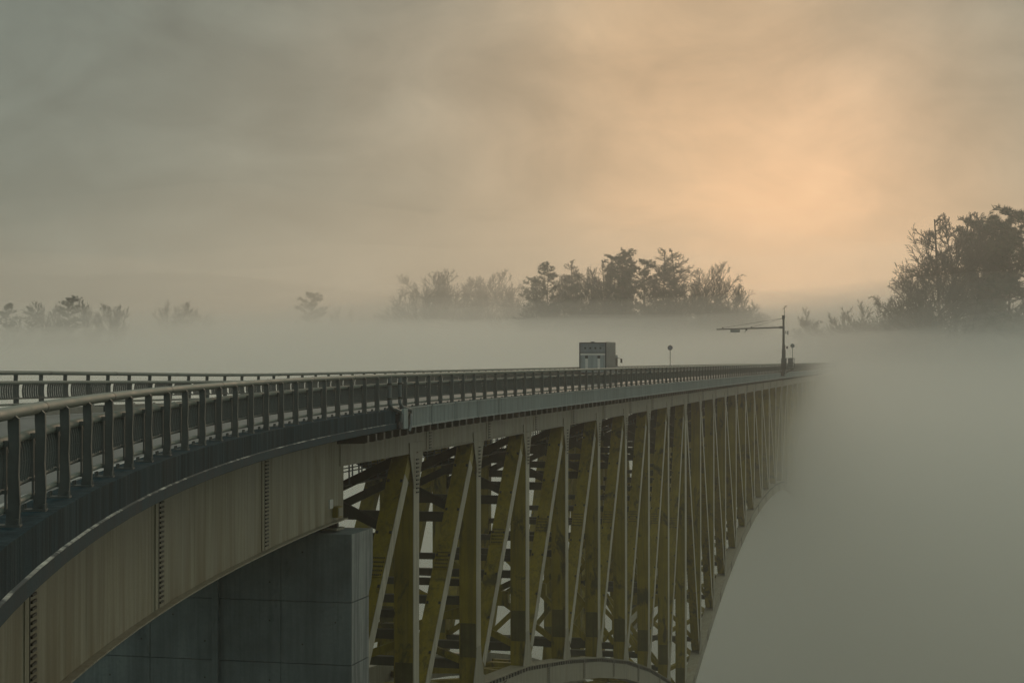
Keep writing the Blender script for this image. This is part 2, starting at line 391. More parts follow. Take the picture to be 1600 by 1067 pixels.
# ------------------------------------------------------------------ truss span
tr = thing('truss_span', 'long straight steel truss span with olive yellow posts reaching into the fog', 'bridge', Q(60, 5, 10))
BAY = 9.638; S_N0 = -9.0; TOFF = 1.07; TW = 6.85      # distance between the two truss planes
def sn(k): return S_N0+BAY*k
HB = {-1: 14.8, 0: 14.5, 1: 14.4, 2: 15.2, 3: 16.5, 4: 18, 5: 19.8, 6: 22, 7: 24.6, 8: 28.0, 9: 25.4, 10: 23, 11: 21, 12: 19.4, 13: 18.1, 14: 17.1, 15: 16.5, 16: 16.2, 17: 16.2, 18: 16.5, 19: 17.2, 20: 18.3, 21: 19.8, 22: 21.6, 23: 23.8, 24: 26.3, 25: 29.5, 26: 27, 27: 25, 28: 23.4, 29: 22.2, 30: 21.5}
KS = list(range(-1, 31)); PIERS = (8, 25); H_CH = 3.63; VIS = 19
def truss():
    up = Vector((0, 0, 1))
    b0 = S_JOINT+1.55
    # deck
    mb = MB(); sweep(mb, [(.09, 1.70), (.60, 1.70), (.62, 1.73), (.62, 2.28), (W-.62, 2.28), (W-.62, 1.73), (W-.09, 1.70), (W-.09, 2.32), (W-1, 2.42), (.9, 2.42), (.09, 2.36)], S_JOINT+.25, S_END); mb.build('deck_slab', M['conc'], tr)
    for o1 in (.40, W-.64):
        mb = MB(); sweep(mb, [(o1, 1.70-.012), (o1+.24, 1.70-.012), (o1+.24, 1.95), (o1, 1.95)], S_JOINT+.25, S_END); mb.build('kerb', M['kerb'], tr)
    # ribbed fascia sheets
    PL = 3.855
    def fascia_mesh(length):
        m = MB(); m.box((0, length/2, -.36), .05, length-.012, .72)
        m.box((.04, length/2, -.70), .05, length-.012, .05); m.box((.035, length/2, -.02), .04, length-.012, .04)
        y = .12
        while y < length-.06: m.box((.034, y, -.36), .022, .05, .60); y += .241
        return m.mesh('fascia_panel', M['panel'])
    fm = fascia_mesh(PL)
    s = S_JOINT+.9; first = s
    while s < S_END-PL and s < 300:
        o = place('fascia_panel', fm, tr, P(s, .02, 1.685), rz_at(s)); s += PL
    # deck brackets beneath the edge
    bm_ = MB(); bm_.prism([(0, -.12, .02), (-1.0, -.12, .02), (-1.0, -.12, -.26), (-.10, -.12, -.24), (0, -.12, -.20)], (0, .26, 0)); bm = bm_.mesh('deck_bracket', M['bolt'])
    s = S_JOINT-4.9
    n = 0
    while s < 245: place('deck_bracket', bm, tr, P(s, .06, 2.44), rz_at(s)); s += BAY/8; n += 1
    wnp = .7
    for side in (0, 1):
        def T(s, o, h): return Q(s, (TOFF+o) if side == 0 else (TOFF+TW+.75-o), h)
        outv = -NL0 if side == 0 else NL0
        # top chord: one box per bay
        for k in KS[:-1]:
            a, b = sn(k), sn(k+1)
            if k == -1: a = -17.9
            mb = MB(); mb.hexa([T(a, 0, H_CH), T(b-.012, 0, H_CH), T(b-.012, .7, H_CH), T(a, .7, H_CH)][::(-1 if side else 1)], [T(a, 0, 2.46), T(b-.012, 0, 2.46), T(b-.012, .7, 2.46), T(a, .7, 2.46)][::(-1 if side else 1)])
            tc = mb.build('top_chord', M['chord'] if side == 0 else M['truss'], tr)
            if side == 0 and -1 < k < VIS:
                # flange lip under the chord and a bolted splice just past the post
                mb = MB(); p1, p2 = T(a, -.04, H_CH-.02), T(b-.012, -.04, H_CH-.02); mb.bar(p1, p2, NL0, .04, .08); mb.build('chord_flange', M['chord'], tc)
                c = T(a+1.75, -.012, 3.04); mb = MB(); mb.box(c, .024, .66, 1.12, -PH0); sp = mb.build('splice_plate', M['chord'], tc)
                mb = MB(); mb.box(T(a+1.75, -.027, 3.04), .01, .035, 1.1, -PH0)
                for i in range(9):
                    mb.box(T(a+1.75+.16, -.035, 2.56+i*.12), .035, .26, .04, -PH0)
                q = mb.build('bolt_row', M['bolt'], sp); q['kind'] = 'stuff'
        # lower chord
        for k in KS[:-1]:
            a, b = sn(k), sn(k+1); ha, hb = HB[k], HB[k+1]; D = 1.25
            if k == -1: a += 2.6
            mb = MB(); g = .012
            lo = [T(a, -.03, ha+D), T(b-g, -.03, hb+D), T(b-g, .78, hb+D), T(a, .78, ha+D)]; hi = [T(a, -.03, ha), T(b-g, -.03, hb), T(b-g, .78, hb), T(a, .78, ha)]
            if side: lo.reverse(); hi.reverse()
            mb.hexa(lo, hi); lc = mb.build('bottom_chord', M['chord'], tr)
            if side == 0 and k < VIS:
                L_ = math.hypot(b-a, hb-ha); mb = MB(); nn = 16
                for i in range(nn):
                    t = (i+.5)/nn; mb.bar(T(a+(b-a)*t-.12, -.055, ha+(hb-ha)*t+.16), T(a+(b-a)*t+.12, -.055, ha+(hb-ha)*(t)+.16+(hb-ha)/(b-a)*.24), NL0, .17, .05)
                q = mb.build('bolt_row', M['bolt'], lc); q['kind'] = 'stuff'
                mb = MB(); mb.bar(T(a, -.08, ha+.02), T(b-g, -.08, hb+.02), NL0, .04, .1); mb.build('chord_flange', M['chord'], lc)
                t = .5; c1 = T(a+(b-a)*t, -.045, (ha+hb)/2+.1); c2 = T(a+(b-a)*t, -.045, (ha+hb)/2+D-.1)
                mb = MB(); mb.bar(c1, c2, NL0, .5, .03); sp = mb.build('splice_plate', M['chord'], lc)
                mb = MB()
                for i in range(8):
                    h_ = (ha+hb)/2+.2+i*.125
                    for dy in (-.13, .13): mb.box(T(a+(b-a)*t+dy, -.07, h_), .03, .13, .05, -PH0)
                q = mb.build('bolt_row', M['bolt'], sp); q['kind'] = 'stuff'
        # posts
        for k in KS[1:]:
            s = sn(k); wide = 1.0 if k in PIERS else .70
            mb = MB(); top, bot = T(s, .375, H_CH), T(s, .375, HB[k])
            mb.bar(bot+Vector((0, 0, .0)), top-Vector((0, 0, .003)), NL0, wide, .75)
            po = mb.build('post', M['truss'], tr)
            if k < VIS:
                if side == 0:                          # outer plate, wider than the web box, sky light painted into its colour
                    mb = MB(); mb.bar(T(s, -.012, HB[k]-.2), T(s, -.012, H_CH+1.2), NL0, wide+.05, .024); mb.build('sky_lit_flange', M['flange'], po)
                mb = MB(); mb.bar(T(s, .762, HB[k]-.2), T(s, .762, H_CH+.1), NL0, wide+.05, .022); mb.build('inner_flange', M['truss'], po)
                mb = MB(); hh = HB[k]-2.0              # dark bolted field near the foot
                mb.bar(T(s-wide/2-.012, .375, hh+.75), T(s-wide/2-.012, .375, hh-.75), NL0, .022, .70); mb.build('foot_cover', M['foot'], po)
                if side == 0:
                    mb = MB()
                    for i in range(9):
                        mb.box(T(s-.0, -.075, H_CH+.25+i*.16), .04, .30, .05, -PH0)
                    q = mb.build('bolt_row', M['bolt'], po); q['kind'] = 'stuff'
            if k < VIS+4:
                def gus(h1, h2, w1, w2, nm, sgn):
                    pts = []
                    pts.append((-w1/2, h1)); pts.append((w1/2, h1)); pts.append((w1/2*.93, h1+(h2-h1)*.25)); pts.append((w2/2*1.15, h1+(h2-h1)*.8)); pts.append((w2/2, h2)); pts.append((-w2/2, h2)); pts.append((-w2/2*1.15, h1+(h2-h1)*.8)); pts.append((-w1/2*.93, h1+(h2-h1)*.25))
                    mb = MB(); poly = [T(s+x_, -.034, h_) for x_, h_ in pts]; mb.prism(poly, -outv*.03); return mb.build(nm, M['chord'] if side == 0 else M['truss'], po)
                gus(3.2, 5.0, 1.9, wide+.05, 'gusset_plate', 1)
                g2 = gus(HB[k]+.5, HB[k]-1.7, 2.1, wide+.05, 'gusset_plate', -1)
        # diagonals: their heads lean towards the nearest pier
        for k in KS[:-1]:
            top_first = (8 <= k < 17) or k >= 25
            ka, kb = (k, k+1) if top_first else (k+1, k)   # ka holds the head, kb the foot
            sa, sb = sn(ka), sn(kb); dirn = 1 if sb > sa else -1
            A = T(sa+dirn*.62, .36, H_CH+.2); B = T(sb-dirn*(.62 if kb > -1 else 2.3), .36, HB[kb]-.2-(0 if kb > -1 else 2.0))
            mb = MB(); mb.bar(B, A, NL0, .52, .64); dg = mb.build('diagonal', M['truss'], tr)
            if k < VIS:
                d = (B-A).normalized(); L_ = (B-A).length; u = NL0.cross(d).normalized()
                if u.dot(T0) > 0: u = -u                  # towards the camera
                mb = MB(); i = 1.2; nfac = outv
                while i < L_-1:
                    for e in (-.26, .26):
                        c = A+d*i+NL0*e+u*.28; mb.bar(c-d*.05, c+d*.05, NL0, .06, .09)
                    i += 2.3
                q = mb.build('lug', M['bolt'], dg); q['kind'] = 'stuff'
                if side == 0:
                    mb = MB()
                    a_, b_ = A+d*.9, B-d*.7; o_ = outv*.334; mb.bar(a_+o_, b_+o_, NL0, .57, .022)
                    mb.build('sky_lit_flange', M['flange'], dg)  # sky light painted onto the outer face of the diagonal
                mb = MB(); a_, b_ = A+d*.2, B-d*.2; mb.bar(a_-outv*.332, b_-outv*.332, NL0, .57, .02); mb.build('inner_flange', M['truss'], dg)
                if side == 0:
                    mid = A+d*(L_*.45); mb = MB(); mb.bar(mid-d*.45+u*.272, mid+d*.45+u*.272, NL0, .02, .56); sp = mb.build('splice_plate', M['truss'], dg)
                    mb = MB()
                    for i in range(5):
                        for j in range(7): c = mid+d*(-.36+.18*i)+u*.29+NL0*(-.24+.08*j); mb.bar(c-d*.028, c+d*.028, NL0, .03, .045)
                    q = mb.build('bolt_row', M['bolt'], sp); q['kind'] = 'stuff'
    # cross frames between the two planes
    y1, y2 = TOFF+.75, TOFF+TW
    for k in KS[1:]:
        s = sn(k)
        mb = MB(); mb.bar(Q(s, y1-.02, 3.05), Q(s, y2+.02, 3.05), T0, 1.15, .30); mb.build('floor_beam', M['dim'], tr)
        hb = HB[k]
        if k < VIS+3:
            cells = [(3.9, 6.8)]; struts = [(7.0, .42), (9.9, .30), (10.7, .36)]
            lo = hb-.9; n_ = max(1, round((lo-11)/7.5))
            for j in range(n_):
                a, b = 11+(lo-11)*j/n_, 11+(lo-11)*(j+1)/n_; cells.append((a+.1, b-.2)); struts.append((b, .40))
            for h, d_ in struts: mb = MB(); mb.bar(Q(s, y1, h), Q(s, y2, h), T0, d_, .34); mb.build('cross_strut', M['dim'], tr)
            for j, (a, b) in enumerate(cells):
                for e in (0, 1):
                    mb = MB(); dx = (.02 if e else -.22)
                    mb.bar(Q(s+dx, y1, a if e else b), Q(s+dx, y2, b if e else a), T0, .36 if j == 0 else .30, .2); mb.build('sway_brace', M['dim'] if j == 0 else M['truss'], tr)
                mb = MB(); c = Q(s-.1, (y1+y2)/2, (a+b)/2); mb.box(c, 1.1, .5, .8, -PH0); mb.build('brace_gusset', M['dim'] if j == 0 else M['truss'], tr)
    # lateral bracing at the lower chord and mid level
    for k in KS[1:-1]:
        if k >= VIS: continue
        a, b = sn(k), sn(k+1); ha, hb = HB[k], HB[k+1]
        for (ya, yb) in ((y1, y2), (y2, y1)):
            mb = MB(); mb.bar(Q(a+.5, ya, ha+.6), Q(b-.5, yb, hb+.6), Vector((0, 0, 1)), .34, .3); mb.build('lateral_brace', M['truss'], tr)
    # stringers
    for o in (1.9, 3.5, 5.75, 8.0, 9.6):
        mb = MB(); mb.bar(Q(sn(-1)+.4, o, 2.78), Q(S_END-2, o, 2.78), Vector((0, 0, 1)), .28, .66); mb.build('stringer', M['dim'], tr)
    # walkway under the deck with its handrail
    mb = MB(); mb.bar(Q(sn(-1)+.6, 4.0, 4.9), Q(200, 4.0, 4.9), Vector((0, 0, 1)), .7, .06); ww = mb.build('walkway', M['dim'], tr)
    mb = MB(); s = sn(-1)+.8
    for o in (3.66, 4.34):
        for h in (3.85, 4.35): mb.tube([Q(sn(-1)+.6, o, h), Q(200, o, h)], .025, 5)
    while s < 150:
        for o in (3.66, 4.34): mb.bar(Q(s, o, 4.87), Q(s, o, 3.85), T0, .05, .05)
        s += 1.2
    mb.build('handrail', M['galv'], ww)
truss()

# ------------------------------------------------------------------ piers
def end_pier():
    s0 = sn(-1)+.1; top = 5.86; t = 1.85
    oa, ob = TOFF-.60, TOFF+TW+3.1
    pr = thing('concrete_pier', 'blue grey concrete pier under the tan girder where the truss begins', 'pier', Q(s0+1, 5, 60))
    mb = MB()
    def slab(o1, o2, h1, h2, sa=s0, sb=s0+t, m=0):
        mb.cur = m
        mb.hexa([Q(sa, o1, h2), Q(sb, o1, h2), Q(sb, o2, h2), Q(sa, o2, h2)], [Q(sa, o1, h1), Q(sb, o1, h1), Q(sb, o2, h1), Q(sa, o2, h1)])
    # lifts of formwork: each lift a block with a recessed joint between
    lifts = [top, 8.15, 10.25, 12.4, 14.6, 17, 19.5, 22, 25, 28, 31, 35, 39, 44, 49, 56]
    for i in range(len(lifts)-1):
        mb = MB(); g = .02
        g = .032; h1, h2 = lifts[i]+(0 if i == 0 else g/2), lifts[i+1]-g/2
        cols = [oa, oa+2.5, oa+4.9, oa+7.3, ob]
        slab(oa+.03, ob-.03, h1-.001, h2+.02, s0+.03, s0+t-.03)
        for j in range(4):
            slab(cols[j]+(.012 if j else 0), cols[j+1]-.012, h1, h2)
        # side face slab, the light on it put into a paler colour
        if i == 0:
            sa, sb = s0+.0, s0+t
            poly = [Q(sa+.001, oa-.001, top), Q(sa+.001, oa-.001, 8.1), Q(sa+.001, oa-.03, 8.1), Q(sa+.001, oa-.03, top)]
        mb.build('formwork_lift', M['pier'], pr)
        mb = MB(); mb.hexa([Q(s0+.02, oa-.025, h2), Q(s0+t-.02, oa-.025, h2), Q(s0+t-.02, oa-.002, h2), Q(s0+.02, oa-.002, h2)], [Q(s0+.02, oa-.025, h1), Q(s0+t-.02, oa-.025, h1), Q(s0+t-.02, oa-.002, h1), Q(s0+.02, oa-.002, h1)])
        mb.build('side_lit_slab', M['piers'], pr)
    # corbel widening beyond the far face
    mb = MB(); mb.prism([Q(s0+t+.002, oa-.02, top), Q(s0+t+.42, oa-.02, top), Q(s0+t+.42, oa-.02, top+1.3), Q(s0+t+.22, oa-.02, top+1.9), Q(s0+t+.002, oa-.02, top+2.15)], NL0*(ob-oa)); mb.build('corbel', M['piers'], pr)
    # form tie holes and rusty drips on the near face
    for h in (6.5, 7.5, 8.8, 9.6, 10.9, 11.8):
        mb = MB()
        for j in range(9):
            if (j*7+int(h*3)) % 5 < 2: mb.disc(Q(s0-.001, oa+.55+1.18*j, h+.05*math.sin(j*3+h)), -T0, .03, .004, 8)
        q = mb.build('tie_hole', M['bolt'], pr); q['kind'] = 'stuff'
    # pilaster groove on the near face
    mb = MB(); mb.hexa([Q(s0-.14, oa+4.75, 56), Q(s0-.001, oa+4.75, 56), Q(s0-.001, oa+4.95, 56), Q(s0-.14, oa+4.95, 56)], [Q(s0-.14, oa+4.75, top+.3), Q(s0-.001, oa+4.75, top+.3), Q(s0-.001, oa+4.95, top+.3), Q(s0-.14, oa+4.95, top+.3)]); mb.build('drain_channel', M['pier'], pr)
    for o in (TOFF+.45, TOFF+TW+.3):
        bs = thing('bridge_bearing', 'small yellowed steel bearing on pier top beneath the %s' % ('near girder end' if o < 3 else 'far girder end'), 'bearing', Q(sn(-1)+.9, o, top-.06))
        mb = MB(); mb.box(Q(sn(-1)+.9, o, top-.10), .8, .8, .08, -PH0); mb.box(Q(sn(-1)+.9, o, top-.37), .7, .7, .06, -PH0); mb.build('bearing_plate', M['chord'], bs)
        mb = MB(); mb.tube([Q(sn(-1)+.9, o-.3, top-.23), Q(sn(-1)+.9, o+.3, top-.23)], .10, 12); mb.build('roller', M['bolt'], bs)
    for n_, k in enumerate(PIERS):
        p2 = thing('concrete_pier', ('tall tapering concrete pier under the deepest truss post' if n_ == 0 else 'tall concrete pier far out under the truss lost in fog'), 'pier', Q(sn(k), 5, 90))
        hb = HB[k]+1.4; mb = MB()
        def ring(h, a, b, c1, c2): return [Q(sn(k)-a, c1, h), Q(sn(k)+a, c1, h), Q(sn(k)+a, c2, h), Q(sn(k)-a, c2, h)]
        mb.hexa(ring(101, 3.4, 0, TOFF-2.6, TOFF+TW+3.3), ring(hb+2, 2.2, 0, TOFF-.9, TOFF+TW+1.6)); mb.build('shaft', M['pier'], p2)
        mb = MB(); mb.hexa(ring(hb+1.99, 2.6, 0, TOFF-1.3, TOFF+TW+2.0), ring(hb+.4, 2.6, 0, TOFF-1.3, TOFF+TW+2.0)); mb.build('cap_slab', M['piers'], p2)
end_pier()
# the girder end over the bearing gets its little yellow box
sj = solve_s_for_px(522, G_OFF+.1)
yb = thing('junction_box', 'small yellowed box fixed at the end of the tan girder above the pier', 'box', P(sj, G_OFF+.1, 5.3, False))
mb = MB(); c = P(sj, G_OFF+.12, 5.1, False); mb.box(c-NL0*.14, .2, .5, .36, -PH0); mb.build('case', M['truss'], yb); mb = MB(); mb.box(c-NL0*.255, .02, .42, .28, -PH0); mb.build('lid', M['chord'], yb)

# ------------------------------------------------------------------ railings
def railing(side, label):
    top_h = .5; base_h = H_TOP
    rl = thing('bridge_railing', label, 'railing', P(-30, .3 if not side else W-.3, base_h))
    sgn = 1 if side == 0 else -1
    def off(s, o): 
        b = .22-.10*sstep(S_JOINT-1, S_JOINT+1, s)
        return (b+o) if side == 0 else (W-b-o)
    HH = base_h-top_h     # 1.23
    pm = MB(); t = .025
    # outline (inward, up): wavy outer edge, slanted head
    prof = [(0, 0), (-.012, .25), (.004, .55), (-.006, .85), (0, HH-.115), (.08, HH-.03), (.105, HH-.06), (.105, HH-.2), (.092, .8), (.10, .5), (.104, .2), (.13, 0)]
    pm.prism([(-y, -t, z) for y, z in prof], (0, 2*t, 0))
    for i in range(4):    # outer flange
        (y0_, z0_), (y1_, z1_) = prof[i], prof[i+1]
        pm.bar((-y0_+.006, 0, z0_), (-y1_+.006, 0, z1_), (0, 1, 0), .012, .080)
    pm.bar((.006, 0, HH-.117), (-.098, 0, HH-.028), (0, 1, 0), .012, .080)
    post_m = pm.mesh('rail_post', M['rail'])
    fm = MB(); fm.box((-.11, 0, .012), .28, .20, .024)
    for a in (-.065, .065):
        for b in (.005, -.225): fm.tube([(b, a, .02), (b, a, .085)], .020, 6)
    foot_m = fm.mesh('base_plate', M['rail'])
    bk = MB()
    bk.box((-.15, 0, .86), .10, .07, .06); bk.box((-.15, 0, .36), .08, .06, .04); bk.box((-.14, 0, .16), .07, .06, .05); bk.box((-.125, 0, .52), .02, .066, .74)
    brk_m = bk.mesh('rail_bracket', M['rail'])
    def panel_mesh(L_):
        b = MB(); n = 10
        for i in range(n):
            y = (i+.5)*(L_-.10)/n+.05
            pts = [(-.20, y, .84), (-.172, y, .72), (-.165, y, .60), (-.178, y, .45), (-.20, y, .37)]
            for q0, q1 in zip(pts, pts[1:]): b.bar(q0, q1, (0, 1, 0), .062, .016)
        return b.mesh('baluster_panel', M['rail'])
    SP = 1.895; bal_m = panel_mesh(SP)
    s0 = s_for_z(16.15)-.1 if side == 0 else s_for_z(18.0)
    s = s0-SP*22; posts = []
    while s < 292:
        posts.append(s); s += SP
    def flipz(s): return rz_at(s)+(0 if side == 0 else math.pi)
    for i, s in enumerate(posts):
        if s < S_BACK: continue
        p = P(s, off(s, 0), base_h)
        po = place('rail_post', post_m, rl, p, flipz(s))
        if s < 120:
            f_ = place('base_plate', foot_m, po, world_loc(po)); f_.rotation_euler = (0, 0, 0); f_.location = (0, 0, 0)
            f_ = place('rail_bracket', brk_m, po, world_loc(po)); f_.rotation_euler = (0, 0, 0); f_.location = (0, 0, 0)
        if i+1 < len(posts) and s < 240:
            s2 = posts[i+1]; 
            if side == 0: q = place('baluster_panel', bal_m, rl, p, flipz((s+s2)/2))
            else: q = place('baluster_panel', bal_m, rl, P(s2, off(s2, 0), base_h), flipz((s+s2)/2))
            q['kind'] = 'stuff'
    ss = [s for s in srange(S_BACK, 0, .95)]+[x for x in srange(1, 300, 5)]
    for nm, o, h, r, ry, n, mt in (('top_tube', .105, top_h+.06, .085, .070, 12, 'tube'), ('upper_tube', .21, base_h-.86, .066, .062, 10, 'tube'), ('middle_rail', .19, base_h-.355, .034, .030, 6, 'rail'), ('lower_tube', .17, base_h-.165, .038, .038, 8, 'tube')):
        # tubes come in lengths with a small sleeve gap
        mb = MB(); mb.tube([P(s, off(s, o), h) for s in ss], r, n, ry); tb = mb.build(nm, M[mt], rl)
        if nm == 'top_tube':
            for j, s in enumerate(posts):
                if j % 3 == 0 and S_BACK < s < 100:
                    mb = MB(); mb.tube([P(s+.45, off(s, o), h), P(s+.54, off(s, o), h)], r+.0035, n, ry+.0035); mb.build('joint_sleeve', M['rail'], tb)
railing(0, 'dark bronze railing with curved posts along the near edge of the bridge')
railing(1, 'dark bronze railing with vertical bars along the far edge of the bridge')

# ------------------------------------------------------------------ drain pipes and box at the expansion joint
def pipes():
    for i, (ds, lab) in enumerate(((-1.45, 'grey drain pipe left of the expansion joint running down beside a rail post'), (.15, 'grey drain pipe right of the expansion joint running down beside a rail post'))):
        s = S_JOINT+ds; t = thing('drain_pipe', lab, 'pipe', P(s, 0, 2.0), 'drain pipes at the expansion joint')
        mb = MB(); pts = [P(s, .12, .62), P(s, .12, 1.5), P(s+.08, .06, 1.66), P(s+.45, -.05, 1.72), P(s+.75, -.08, 1.78), P(s+.85, -.08, 1.9), P(s+.86, -.08, 2.15)]
        mb.tube(pts, .065, 10); mb.build('pipe', M['galv'], t)
        for h in (.8, 1.3): mb = MB(); mb.tube([P(s, .12, h), P(s, .12, h+.06)], .08, 10); mb.build('clamp', M['bolt'], t)
    t = thing('joint_cover', 'pale metal cover and dark gap where curved span meets truss span', 'cover', P(S_JOINT, 0, 2.2))
    mb = MB(); mb.box(P(S_JOINT+.02, -.07, 2.05), .12, .46, .70, -PH0); mb.build('cover_plate', M['panel'], t)
    mb = MB(); mb.box(P(S_JOINT+.60, -.03, 2.08), .14, .62, .5, -PH0); mb.build('dark_recess', M['bolt'], t)
    mb = MB(); mb.tube([P(S_JOINT+.75, -.14, 1.95), P(S_JOINT+.5, -.2, 2.05), P(S_JOINT+.42, -.2, 2.3), P(S_JOINT+.22, -.2, 2.5)], .055, 10); mb.build('elbow_pipe', M['galv'], t)
    mb = MB(); mb.box(P(S_JOINT-.5, .0, 2.12), .12, .5, .5, -PH0); mb.build('rubber_seal', M['black'], t)
pipes()

# ------------------------------------------------------------------ truck
def truck():
    sx = (146-76)/.9722-2; o1, o2 = 8.05, 10.35; base = 1.93-.0
    def B(ds, o, h): return P(sx+ds, o, h)
    t = thing('box_truck', 'blue grey box truck seen from behind driving away on the bridge', 'truck', B(2, 8.9, 1.93+.1))
    H0 = CZ-P(sx, 8.9, 1.93).z
    def blk(name, d1, d2, a, b, h1, h2, m, par=t):
        mb = MB(); f_ = lambda d, o, h: Q(sx+d, o, H0-h)
        mb.hexa([f_(d1, a, h1), f_(d2, a, h1), f_(d2, b, h1), f_(d1, b, h1)], [f_(d1, a, h2), f_(d2, a, h2), f_(d2, b, h2), f_(d1, b, h2)]); return mb.build(name, m, par)
    body = blk('cargo_box', .03, 4.5, o1, o2, .95, 3.48, M['truckb'])
    blk('side_panel', .08, 4.49, o1-.012, o1-.001, 1.0, 3.45, M['trucks'], body)
    for a, b, h1, h2 in ((o1-.02, o1+.08, .95, 3.5), (o2-.08, o2+.01, .95, 3.5)): blk('rear_frame_post', -.03, .05, a, b, h1, h2, M['truckd'], body)
    blk('rear_frame_top', -.03, .05, o1+.081, o2-.081, 3.42, 3.5, M['truckd'], body)
    blk('roof_rail', .06, 4.5, o1-.02, o1+.03, 3.49, 3.54, M['truckd'], body)
    blk('seam', -.03, .028, o1+.081, o2-.081, 2.60, 2.66, M['truckd'], body)
    blk('white_band', -.02, .028, o1+.10, o2-.10, 2.42, 2.58, M['white'], body)
    blk('lower_door', -.012, .028, o1+.10, o2-.10, 1.0, 2.41, M['truckl'], body)
    for o in (o1+.62, o2-.62):
        blk('white_bar', -.03, .028, o-.11, o+.11, 1.0, 2.14, M['white'], body); blk('hinge_block', -.05, .028, o-.12, o+.12, 2.15, 2.38, M['black'], body)
    for i in range(4):
        o = o1+.48+i*.44; mb = MB(); p = Q(sx-.0, o, H0-3.02); mb.disc(p+T0*.03, -T0, .085, .05, 12); mb.build('marker_lamp', M['black'], body)
    mb = MB(); p = Q(sx-.02, (o1+o2)/2, H0-3.52); mb.box(p, .3, .1, .1, -PH0); mb.build('roof_lamp', M['truckd'], body)
    for i in range(5): blk('small_mark', .0, .028, o1+.16+i*.07, o1+.20+i*.07, 3.20, 3.26, M['truckd'], body)
    cab = blk('cab', 4.62, 6.3, o1+.12, o2-.12, .6, 2.45, M['truckb'])
    blk('windscreen', 6.301, 6.33, o1+.25, o2-.25, 1.5, 2.3, M['black'], cab); blk('side_window', 5.1, 6.0, o1+.09, o1+.119, 1.5, 2.2, M['black'], cab)
    blk('chassis', 0.1, 6.1, o1+.5, o2-.5, .5, .93, M['truckd'])
    for d in (1.1, 5.5):
        for o in (o1+.14, o2-.14):
            mb = MB(); p = Q(sx+d, o, H0-.46); mb.disc(p-NL0*.13, NL0, .45, .26, 20); wl = mb.build('wheel', M['black'], t); mb = MB(); mb.disc(p-NL0*.135, -NL0, .22, .02, 16); mb.build('rim', M['galv'], wl)
    for o in (o1-.22, o2+.22):
        mb = MB(); mb.box(Q(sx+6.2, o, H0-1.95), .14, .16, .36, -PH0); mr = mb.build('side_mirror', M['black'], t)
        mb = MB(); mb.tube([Q(sx+6.2, o, H0-2.1), Q(sx+6.0, o1+.13 if o < 9 else o2-.13, H0-2.2)], .02, 6); mb.build('mirror_arm', M['black'], mr)
    blk('rear_bumper', .0, .12, o1+.2, o2-.2, .5, .64, M['truckd'])
truck()

